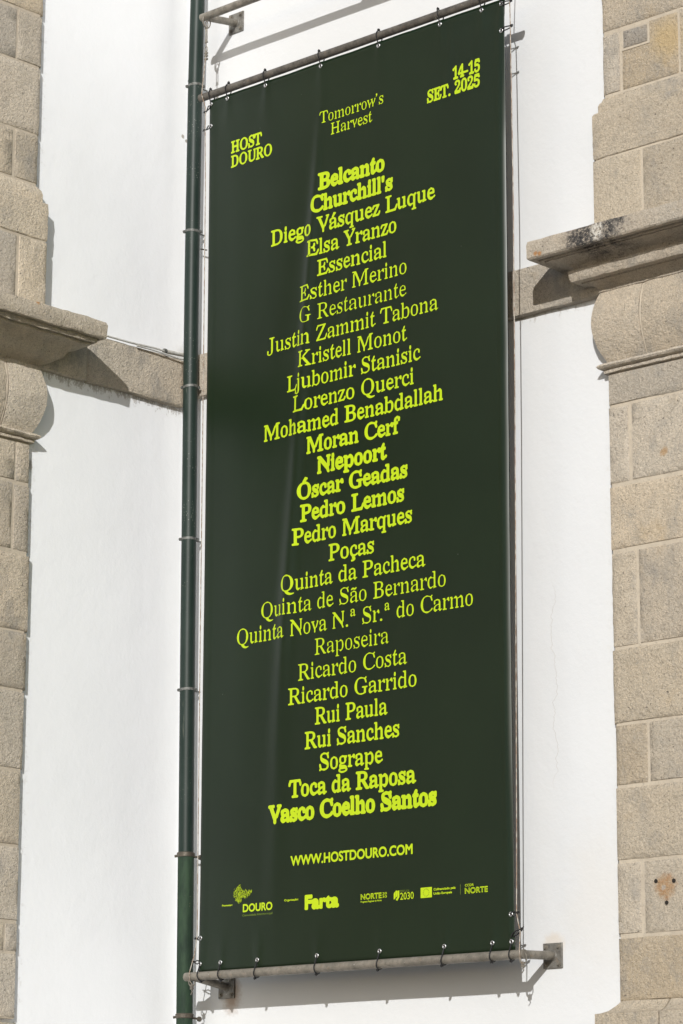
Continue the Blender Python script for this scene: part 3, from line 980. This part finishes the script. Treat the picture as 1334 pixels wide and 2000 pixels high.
def quadshape(pts):
    return [np.array(pts, float)]
def circle(cx, cy, r, n=20):
    return [np.array([(cx + r * math.cos(a * 2 * math.pi / n), cy + r * math.sin(a * 2 * math.pi / n)) for a in range(n)])]
XS = .80                       # this lettering is narrower than the typeface it starts from
MINH = .019
THIN = .033                    # half of the stem weight taken off, in em
GL = {}
H_RAW = raw_outline(math_serif('H'))
H_MIN = min(p[:, 0].min() for p in H_RAW)
CAP = max(p[:, 1].max() for p in H_RAW)
def adv(ch):
    if ch == ' ':
        return .25
    a = raw_outline(math_serif(ch) + math_serif('H'))
    b = raw_outline(math_serif(ch))
    # the last two-or-one contours of the pair belong to the H
    hx = min(p[:, 0].min() for p in a[len(b):])
    return hx - H_MIN
def serif(ch):
    """(segments, advance) of the regular weight glyph, em units"""
    if ch in GL:
        return GL[ch]
    def thin(polys):
        s = segs_of(polys)
        s = s * np.array([XS, 1, XS, 1])
        x0, x1 = min(s[:, 0].min(), s[:, 2].min()) - .03, max(s[:, 0].max(), s[:, 2].max()) + .03
        y0, y1 = min(s[:, 1].min(), s[:, 3].min()) - .03, max(s[:, 1].max(), s[:, 3].max()) + .03
        gx, gy = np.arange(x0, x1, .0075), np.arange(y0, y1, .0075)
        F0 = sdf(s, gx, gy, 1, 1, True)
        F = np.full_like(F0, .01)
        for j in range(len(gy)):
            r_ = F0[:, j]
            ins = r_ < 0
            k = np.flatnonzero(ins[1:] != ins[:-1])
            xc = gx[k] + (gx[1] - gx[0]) * r_[k] / (r_[k] - r_[k + 1])
            for a_, b_ in zip(xc[0::2], xc[1::2]):
                w_ = b_ - a_
                hw = max(w_ / 2 - THIN, min(w_ / 2, MINH))
                F[:, j] = np.minimum(F[:, j], np.clip(np.abs(gx - (a_ + b_) / 2) - hw, -.01, .01))
        return march(F, gx, gy)
    def box_(x0, y0, x1, y1):
        return segs_of(quadshape([(x0, y0), (x1, y0), (x1, y1), (x0, y1)]))
    def join(*a):
        return np.concatenate(a)
    def shift(s, dx, dy, k=1):
        return s * k + np.array([dx, dy, dx, dy])
    if ch == ' ':
        r = (np.zeros((0, 4)), .215)
    elif ch == '.':
        r = (segs_of(circle(.10, .035, .042)), .20)
    elif ch == '-':
        r = (box_(.03, .20, .26, .245), .29)
    elif ch == "'":
        r = (segs_of(quadshape([(.055, .66), (.115, .66), (.10, .46), (.07, .46)])), .17)
    elif ch == '’':
        r = (segs_of(quadshape([(.06, .67), (.10, .695), (.135, .66), (.13, .60), (.075, .51), (.055, .525), (.09, .60), (.065, .625)])), .19)
    elif ch == 'á':
        s, a = serif('a')
        r = (join(s, segs_of(quadshape([(.165, .52), (.20, .52), (.30, .665), (.235, .69)]))), a)
    elif ch == 'Ó':
        s, a = serif('O')
        m = a / 2
        r = (join(s, segs_of(quadshape([(m - .03, .725), (m + .005, .725), (m + .12, .85), (m + .05, .885)]))), a)
    elif ch == 'ã':
        s, a = serif('a')
        up_ = [(.09, .545), (.12, .60), (.165, .615), (.225, .585), (.26, .585), (.285, .62)]
        dn = [(.265 + .045, .60), (.28, .545), (.235, .53), (.165, .555), (.135, .555), (.11, .53)]
        r = (join(s, segs_of(quadshape(up_ + dn))), a)
    elif ch == 'ç':
        s, a = serif('c')
        m = a / 2 + .01
        r = (join(s, segs_of(quadshape([(m - .01, .015), (m + .03, .015), (m + .02, -.04), (m + .07, -.075), (m + .07, -.13), (m + .02, -.175), (m - .06, -.185), (m - .065, -.155), (m, -.14), (m + .02, -.11), (m - .005, -.075), (m - .03, -.07)]))), a)
    elif ch == 'ª':
        s, a = serif('a')
        r = (shift(s, .02, .40, .62), a * .62 + .06)
    else:
        a = adv(ch) * XS
        tight = {'a': -.008, 'r': -.012}.get(ch, 0)
        r = (thin(raw_outline(math_serif(ch))), a - .035 + tight)
    GL[ch] = r
    return r
SG = {}
def sans(ch):
    if ch not in SG:
        if ch == ' ':
            SG[ch] = (np.zeros((0, 4)), .28)
        else:
            p = raw_outline(ch)
            pH = raw_outline(ch + 'H')
            h = min(q[:, 0].min() for q in pH[len(p):]) - min(q[:, 0].min() for q in raw_outline('H'))
            SG[ch] = (segs_of(p), h)
    return SG[ch]

def fill_mesh(F, gx, gy, lift, name, mat, run=14):
    """mesh of the region F < 0, laid on the banner surface"""
    verts, faces, idx = [], [], {}
    def v(x, z):
        k = (round(x * 1e5), round(z * 1e5))
        if k not in idx:
            idx[k] = len(verts)
            verts.append(bpt(x, z, lift))
        return idx[k]
    ins = F < 0
    full = ins[:-1, :-1] & ins[1:, :-1] & ins[1:, 1:] & ins[:-1, 1:]
    any_ = ins[:-1, :-1] | ins[1:, :-1] | ins[1:, 1:] | ins[:-1, 1:]
    nx, nz = full.shape
    for j in range(nz):
        i = 0
        row = full[:, j]
        while i < nx:
            if row[i]:
                k = i
                while k + 1 < nx and row[k + 1] and k + 1 - i < run:
                    k += 1
                faces.append((v(gx[i], gy[j]), v(gx[k + 1], gy[j]), v(gx[k + 1], gy[j + 1]), v(gx[i], gy[j + 1])))
                i = k + 1
            else:
                i += 1
    for i, j in np.argwhere(any_ & ~full):
        q = ((i, j), (i + 1, j), (i + 1, j + 1), (i, j + 1))
        pts = []
        for a in range(4):
            (i0, j0), (i1, j1) = q[a], q[(a + 1) % 4]
            f0, f1 = F[i0, j0], F[i1, j1]
            if f0 < 0:
                pts.append((gx[i0], gy[j0]))
            if (f0 < 0) != (f1 < 0):
                s = f0 / (f0 - f1)
                pts.append((gx[i0] + (gx[i1] - gx[i0]) * s, gy[j0] + (gy[j1] - gy[j0]) * s))
        ids = []
        for p in pts:
            w_ = v(*p)
            if w_ not in ids:
                ids.append(w_)
        if len(ids) >= 3:
            faces.append(tuple(ids))
    me = bpy.data.meshes.new(name)
    me.from_pydata(verts, [], faces)
    me.update()
    return link(name, me, mat, banner, True)

def set_line(text, x0, x1, z, cap, grow, face=serif, **kw):
    """print a line word by word, spread between x0 and x1"""
    pen, lo, hi, cur, words = 0.0, None, None, None, []
    for ch in text:
        s, a = face(ch)
        if ch == ' ':
            cur = None
        else:
            e0, e1 = s[:, [0, 2]].min() + pen, s[:, [0, 2]].max() + pen
            lo, hi = (e0 if lo is None else min(lo, e0)), (e1 if hi is None else max(hi, e1))
            if cur is None:
                cur = [ch, e0, e1]
                words.append(cur)
            else:
                cur[0] += ch
                cur[1], cur[2] = min(cur[1], e0), max(cur[2], e1)
        pen += a
    k = (x1 - x0 - 2 * grow) / (hi - lo)
    for w_, e0, e1 in words:
        set_word(w_, x0 + (e0 - lo) * k, x0 + (e1 - lo) * k + 2 * grow, z, cap, grow, face, **kw)

def set_word(text, x0, x1, z, cap, grow, face=serif, cell=.0022, name='printed_word', mat=None, inline=0, cap_em=None, lift=.0016):
    """one printed line between x0 and x1 with its baseline at z; grow = stroke added all round (m)"""
    em = cap / (cap_em or (CAP if face is serif else .729))
    pen, items = 0.0, []
    for ch in text:
        s, a = face(ch)
        items.append((s, pen))
        pen += a
    lo = min((s[:, [0, 2]] + o).min() for s, o in items if len(s))
    hi = max((s[:, [0, 2]] + o).max() for s, o in items if len(s))
    k = (x1 - x0 - 2 * grow) / (hi - lo)
    gx = np.arange(x0 - .006, x1 + .006 + cell, cell)
    gy = np.arange(z - em * .32 - grow, z + em * 1.0 + grow, cell)
    F = np.full((len(gx), len(gy)), 1.0)
    for s, o in items:
        if not len(s):
            continue
        S = s.copy()
        S[:, [0, 2]] = (S[:, [0, 2]] + o - lo) * k + x0 + grow
        S[:, [1, 3]] = S[:, [1, 3]] * em + z
        m = grow + 2 * cell
        a = max(0, np.searchsorted(gx, S[:, [0, 2]].min() - m) - 1)
        b = np.searchsorted(gx, S[:, [0, 2]].max() + m) + 1
        c_ = max(0, np.searchsorted(gy, S[:, [1, 3]].min() - m) - 1)
        d = np.searchsorted(gy, S[:, [1, 3]].max() + m) + 1
        f = sdf(S, gx[a:b], gy[c_:d], nonzero=False)
        if inline:
            f = np.maximum(f - grow, -(f + inline))
        else:
            f = f - grow
        F[a:b, c_:d] = np.minimum(F[a:b, c_:d], f)
    return fill_mesh(F, gx, gy, lift, name, mat or M['lime'])

Z0, DZ = 7.0085, .12438
CAPH = .0865
LINES = [('Belcanto', 1.313, 1.803, .0077), ("Churchill's", 1.260, 1.863, .0067), ('Diego Vásquez Luque', .952, 2.167, .0037), ('Elsa Yranzo', 1.234, 1.888, .0032), ('Essencial', 1.307, 1.816, .0026),
         ('Esther Merino', 1.177, 1.960, .0014), ('G Restaurante', 1.178, 1.958, .0006), ('Justin Zammit Tabona', .929, 2.184, .0016), ('Kristell Monot', 1.174, 1.962, .0018), ('Ljubomir Stanisic', 1.084, 2.059, .0022),
         ('Lorenzo Querci', 1.134, 2.008, .0025), ('Mohamed Benabdallah', .907, 2.212, .0036), ('Moran Cerf', 1.234, 1.911, .0050), ('Niepoort', 1.313, 1.819, .0066), ('Óscar Geadas', 1.170, 1.964, .0058),
         ('Pedro Lemos', 1.189, 1.940, .0054), ('Pedro Marques', 1.136, 1.995, .0040), ('Poças', 1.403, 1.726, .0034), ('Quinta da Pacheca', 1.054, 2.087, .0022), ('Quinta de São Bernardo', .897, 2.223, .0012),
         ('Quinta Nova N.ª Sr.ª do Carmo', .713, 2.408, .0014), ('Raposeira', 1.301, 1.831, .0007), ('Ricardo Costa', 1.178, 1.958, .0014), ('Ricardo Garrido', 1.108, 2.021, .0020), ('Rui Paula', 1.303, 1.821, .0028),
         ('Rui Sanches', 1.229, 1.901, .0034), ('Sogrape', 1.336, 1.787, .0034), ('Toca da Raposa', 1.113, 2.015, .0052), ('Vasco Coelho Santos', .966, 2.152, .0078)]
for i, (s, a, b, g) in enumerate(LINES):
    set_line(s, a, b, Z0 - i * DZ, CAPH, g)
set_line('HOST', .628, .873, 7.392, .066, .0040)
set_line('DOURO', .628, .954, 7.305, .066, .0036)
set_line('Tomorrow’s', 1.322, 1.795, 7.393, .066, .0008)
set_line('Harvest', 1.405, 1.713, 7.308, .066, .0008)
set_line('14-15', 2.295, 2.487, 7.394, .066, .0040)
set_line('SET. 2025', 2.111, 2.486, 7.310, .066, .0040)
set_line('WWW.HOSTDOURO.COM', 1.130, 1.988, 3.287, .052, .0022, sans)

# partner marks along the foot
LG = dict(face=sans, cell=.0011, name='logo_word', lift=.0016)
set_line('Promotor:', .624, .703, 3.104, .0108, .0004, **LG)
set_line('DOURO', .780, 1.001, 3.066, .042, .0018, **LG)
set_line('Comunidade Intermunicipal', .778, 1.001, 3.042, .0125, -.0001, mat=M['lime_dim'], **LG)
set_line('Organização:', 1.086, 1.188, 3.103, .0108, .0004, **LG)
set_line('Farta', 1.234, 1.479, 3.054, .070, .0066, **LG)
set_line('NORTE', 1.632, 1.776, 3.076, .0285, .0014, inline=.0012, **LG)
set_line('20', 1.781, 1.812, 3.092, .012, .0001, **LG)
set_line('30', 1.781, 1.812, 3.076, .012, .0001, **LG)
set_line('Programa Regional do Norte', 1.632, 1.776, 3.060, .0095, .0002, **LG)
set_line('PORTUGAL', 1.903, 1.968, 3.096, .0110, -.0001, mat=M['lime_dim'], **LG)
set_line('2030', 1.902, 1.994, 3.058, .037, .0002, **LG)
set_line('Cofinanciado pela', 2.128, 2.273, 3.090, .0120, .0005, **LG)
set_line('União Europeia', 2.127, 2.250, 3.069, .0120, .0005, **LG)
set_line('CCDR', 2.335, 2.393, 3.096, .0125, .0003, **LG)
set_line('NORTE', 2.334, 2.486, 3.061, .0285, .0014, inline=.0012, **LG)

def flat_shape(name, polys, mat, lift):
    verts, faces = [], []
    for p in polys:
        k = len(verts)
        verts += [bpt(x, z, lift) for x, z in p]
        faces.append(tuple(range(k, k + len(p))))
    me = bpy.data.meshes.new(name)
    me.from_pydata(verts, [], faces)
    me.update()
    return link(name, me, mat, banner, False)
# flag with its ring of stars
o = flat_shape('flag_emblem', [[(2.041, 3.057), (2.079, 3.057), (2.117, 3.057), (2.117, 3.109), (2.079, 3.109), (2.041, 3.109)]], M['lime'], .0018)
stars = []
for k in range(12):
    a = k * math.pi / 6
    cx, cz = 2.079 + .0185 * math.cos(a), 3.083 + .0185 * math.sin(a)
    pts = []
    for j in range(10):
        r = .0032 if j % 2 == 0 else .0013
        b = math.pi / 2 + j * math.pi / 5
        pts.append((cx + r * math.cos(b), cz + r * math.sin(b)))
    stars.append(pts)
flat_shape('flag_stars', stars, M['print_dark'], .0026)
flat_shape('logo_divider', [[(2.3045, 3.058), (2.3060, 3.058), (2.3060, 3.110), (2.3045, 3.110)]], M['lime_dim'], .0018)
flat_shape('book_emblem', [[(1.859, 3.061), (1.870, 3.068), (1.870, 3.104), (1.859, 3.092)], [(1.8715, 3.069), (1.883, 3.078), (1.883, 3.107), (1.8715, 3.105)],
                           [(1.872, 3.059), (1.884, 3.055), (1.897, 3.072), (1.897, 3.106), (1.8845, 3.104), (1.8845, 3.078)]], M['lime'], .0018)
flat_shape('book_emblem', [[(1.866, 3.060), (1.878, 3.066), (1.890, 3.078), (1.880, 3.071), (1.868, 3.066)]], M['print_dark'], .0026)
# scribbled map of the region
MAP = [(.708, 3.176), (.716, 3.196), (.728, 3.194), (.738, 3.206), (.750, 3.210), (.757, 3.224), (.764, 3.212), (.772, 3.196), (.779, 3.180), (.788, 3.186), (.800, 3.188), (.812, 3.182), (.824, 3.184), (.836, 3.178), (.846, 3.186), (.850, 3.174), (.842, 3.160),
       (.832, 3.150), (.820, 3.142), (.808, 3.130), (.796, 3.134), (.786, 3.144), (.776, 3.138), (.772, 3.122), (.768, 3.106), (.758, 3.112), (.748, 3.108), (.738, 3.120), (.724, 3.126), (.714, 3.138), (.706, 3.152)]
def inside(x, z):
    c_ = False
    for (x0, z0), (x1, z1) in zip(MAP, MAP[1:] + MAP[:1]):
        if (z0 > z) != (z1 > z) and x < (x1 - x0) * (z - z0) / (z1 - z0) + x0:
            c_ = not c_
    return c_
rs = random.Random(3)
strokes = []
while len(strokes) < 300:
    x, z = rs.uniform(.70, .86), rs.uniform(3.10, 3.23)
    a = (.9 if x < .775 else 2.0) + rs.uniform(-.7, .7)
    L_ = rs.uniform(.006, .017)
    dx, dz = math.cos(a) * L_ / 2, math.sin(a) * L_ / 2
    if inside(x - dx, z - dz) and inside(x + dx, z + dz) and inside(x, z):
        nx_, nz_ = -math.sin(a) * .00055, math.cos(a) * .00055
        strokes.append([(x - dx - nx_, z - dz - nz_), (x + dx - nx_, z + dz - nz_), (x + dx + nx_, z + dz + nz_), (x - dx + nx_, z - dz + nz_)])
o = None
verts, faces = [], []
for k, p in enumerate(strokes):
    b = len(verts)
    verts += [bpt(x, z, .0016 + .000004 * k) for x, z in p]
    faces.append((b, b + 1, b + 2, b + 3))
me = bpy.data.meshes.new('map_emblem'); me.from_pydata(verts, [], faces); me.update()
link('map_emblem', me, M['lime'], banner)

# eyelets and cable ties
def eyelet(x, z):
    bm = bmesh.new()
    c_ = bpt(x, z, .001)
    R_, r_ = .0092, .0038
    n1, n2 = 20, 8
    ring = []
    for i in range(n1):
        a = i * 2 * math.pi / n1
        row = []
        for j in range(n2):
            b = j * 2 * math.pi / n2
            rr = R_ + r_ * math.cos(b)
            row.append(bm.verts.new(c_ + Vector((rr * math.cos(a), -r_ * .8 * math.sin(b) - .0012, rr * math.sin(a)))))
        ring.append(row)
    for i in range(n1):
        for j in range(n2):
            bm.faces.new((ring[i][j], ring[(i + 1) % n1][j], ring[(i + 1) % n1][(j + 1) % n2], ring[i][(j + 1) % n2]))
    o = from_bm('eyelet', bm, M['eyelet'], banner, True)
    bm = bmesh.new()
    tube(bm, [c_ + Vector((0, -.0015, 0)), c_ + Vector((0, -.003, 0))], .0056, 14)
    from_bm('eyelet_hole_shade', bm, M['hole_shade'], o)  # dark disc painted as the shade within the ring

def tie_loop(name, pts, head, tail, r=.0034):
    bm = bmesh.new()
    tube(bm, pts, r, 8, closed=True)
    h = Vector(head)
    box(bm, h - Vector((.0055, .0055, .0055)), h + Vector((.0055, .0055, .0055)))
    tube(bm, tail, r * .8, 6)
    return from_bm(name, bm, M['nylon'], banner)
rr_ = random.Random(11)
def tie_pole(x, ze, zp, rp, sgn):
    """ties an eyelet at (x, ze) to the pole whose axis is at height zp"""
    e = bpt(x, ze)
    sk = rr_.uniform(-.014, .014)
    pts = []
    R_ = rp + .0045
    n = 14
    a0 = -.35 if sgn > 0 else .35
    # round the far side of the pole, then down to the eyelet
    for i in range(n + 1):
        a = math.radians(-20 + 220 * i / n) if sgn > 0 else math.radians(20 - 220 * i / n)
        pts.append(Vector((x + sk * (1 - abs(2 * i / n - 1)) , BY + R_ * math.cos(a) , zp + R_ * math.sin(a))))
    pts.append(Vector((x, e.y - .004, e.z + sgn * .010)))
    pts.append(Vector((x, e.y - .003, e.z)))
    pts.append(Vector((x, e.y + .008, e.z)))
    top = Vector((x + sk, BY - .004 - .2 * R_, zp + sgn * (R_ + .003)))
    tl = [top, top + Vector((sk * .3 + .003, -.004, sgn * .009))] if rr_.random() < .7 else [top, top + Vector((.004, 0, sgn * .005))]
    tie_loop('cable_tie', pts, top, tl)
for i, x in enumerate(EYE_T):
    eyelet(x, 7.732)
    tie_pole(x, 7.732, 7.793, .0225, 1)
for i, x in enumerate(EYE_B):
    eyelet(x, 2.806)
    tie_pole(x, 2.806, 2.742, .0235, -1)

# ------------------------------------------------------------------ tension wires
def chain_link(bm, c_, h, w, r=.0028, turn=0.0):
    pts = []
    for k in range(14):
        a = k * 2 * math.pi / 14
        dx, dz = math.cos(a) * w, math.sin(a) * h
        pts.append(c_ + Vector((dx * math.cos(turn), dx * math.sin(turn), dz)))
    tube(bm, pts, r, 6, closed=True)
def wire(pts, rings, label, knot):
    t_ = thing('tension_wire', pts[-1], label, 'wire', 'wire ropes stretched down both sides of the banner')
    bm = bmesh.new()
    tube(bm, pts, .0028, 8)
    o = from_bm('wire_rope', bm, M['wire'], t_); smooth_angle(o, 60)
    x, y, zt = pts[0]
    bm = bmesh.new(); chain_link(bm, Vector((x, y, 8.292 - .034)), .040, .030, .004, 1.57)
    chain_link(bm, Vector((x, y, 8.238)), .022, .012, .003)
    from_bm('shackle', bm, M['steel'], t_)
    bm = bmesh.new()
    tube(bm, [(x - .006, y, 8.215), (x - .007, y, 8.130)], .0026, 6)
    tube(bm, [(x + .006, y, 8.215), (x + .007, y, 8.130)], .0026, 6)
    for z in (8.216, 8.129):
        tube(bm, [(x - .010, y, z), (x + .010, y, z)], .005, 8)
    tube(bm, [(x, y, 8.235), (x, y, 8.20)], .0032, 6)
    tube(bm, [(x, y, 8.145), (x, y, 8.10)], .0032, 6)
    from_bm('turnbuckle', bm, M['steel'], t_)
    bm = bmesh.new(); chain_link(bm, Vector((x, y, 8.087)), .016, .010, .0028)
    for z in (8.062, 8.045, 8.025):
        box(bm, (x - .008, y - .006, z - .006), (x + .010, y + .006, z + .006))
        tube(bm, [(x + .004, y, z), (x - .014, y - .004, z)], .0022, 6)
    from_bm('wire_clip', bm, M['steel'], t_)
    bm = bmesh.new()
    kx, ky, kz = knot
    chain_link(bm, Vector((kx, ky, kz + .012)), .030, .018, .0030, .6)
    for dz in (-.012, -.026):
        box(bm, (kx - .008, ky - .007, kz + dz - .006), (kx + .009, ky + .006, kz + dz + .006))
    tube(bm, [(kx, ky, kz), (kx - .006, ky, kz - .022), (kx + .004, ky, kz - .045), (kx - .008, ky, kz - .060)], .0028, 6)
    from_bm('wire_end', bm, M['steel'], t_)
    return t_
WL = [(.412, BY, 8.07), (.405, BY - .026, 7.80), (.414, BY, 7.72), (.412, BY, 7.6), (.420, BY, 7.19), (.424, BY, 6.03), (.427, BY, 4.6), (.430, BY, 3.59), (.434, BY, 2.96), (.420, BY - .004, 2.86), (.408, BY - .028, 2.765), (.405, BY - .026, 2.72), (.405, BY - .005, 2.70)]
WR = [(2.690, BY, 8.07), (2.692, BY - .026, 7.80), (2.690, BY, 7.73), (2.692, BY, 7.60), (2.694, BY, 7.27), (2.698, BY, 6.70), (2.694, BY, 5.6), (2.682, BY, 4.4), (2.670, BY, 3.30), (2.664, BY, 2.94), (2.686, BY, 2.85), (2.702, BY - .028, 2.765), (2.704, BY - .026, 2.72), (2.703, BY - .005, 2.69)]
wire(WL, 0, 'thin steel wire rope between the downpipe and the banner, hung from a turnbuckle', (.402, BY - .004, 2.705))
wire(WR, 0, 'thin steel wire rope along the right edge of the banner, near the granite ledge', (2.705, BY - .004, 2.71))

def side_tie(x, ze, wx, wz, tail=(0, 0, 0)):
    """a longer tie from a side eyelet across to the wire"""
    e = bpt(x, ze)
    a = Vector((e.x, e.y - .005, e.z))
    b = Vector((wx, BY, wz))
    d = (b - a)
    n = Vector((-d.z, 0, d.x)).normalized() * .005
    pts = [a, a + d * .25 + n * 1.6, a + d * .5 + n * 1.8, a + d * .8 + n, b + d.normalized() * .006, b - n * .3 + Vector((0, .008, 0)), a + d * .6 - n * 1.5 + Vector((0, .004, 0)), a + d * .3 - n * 1.6, a + Vector((0, .010, 0))]
    hd = b + d.normalized() * .008
    tie_loop('cable_tie', bez(pts + [pts[0]], 3)[:-1], hd, [hd, hd + Vector(tail)])
for x, ze, wx, wz, tl in ((EYE_T[0], 7.724, .414, 7.702, (-.012, -.002, -.002)), (EYE_T[0], 7.598, .412, 7.590, (-.012, 0, -.003)), (EYE_B[0], 2.945, .432, 2.945, (-.014, 0, 0)), (EYE_B[0], 2.815, .412, 2.82, (-.016, -.002, .008)),
                          (EYE_T[-1], 7.724, 2.690, 7.730, (.010, 0, .004)), (EYE_T[-1], 7.580, 2.692, 7.588, (.008, 0, .006)), (EYE_B[-1], 2.940, 2.664, 2.945, (.010, 0, .002)), (EYE_B[-1], 2.830, 2.690, 2.862, (.012, -.002, .010))):
    side_tie(x, ze, wx, wz, tl)
for x, z in ((EYE_T[0], 7.598), (EYE_B[0], 2.945), (EYE_T[-1], 7.580), (EYE_B[-1], 2.940)):
    eyelet(x, z)
print('objects', len(scene.objects), 'tris', sum(len(o.data.loop_triangles) if o.type == 'MESH' and (o.data.calc_loop_triangles() or True) else 0 for o in scene.objects))
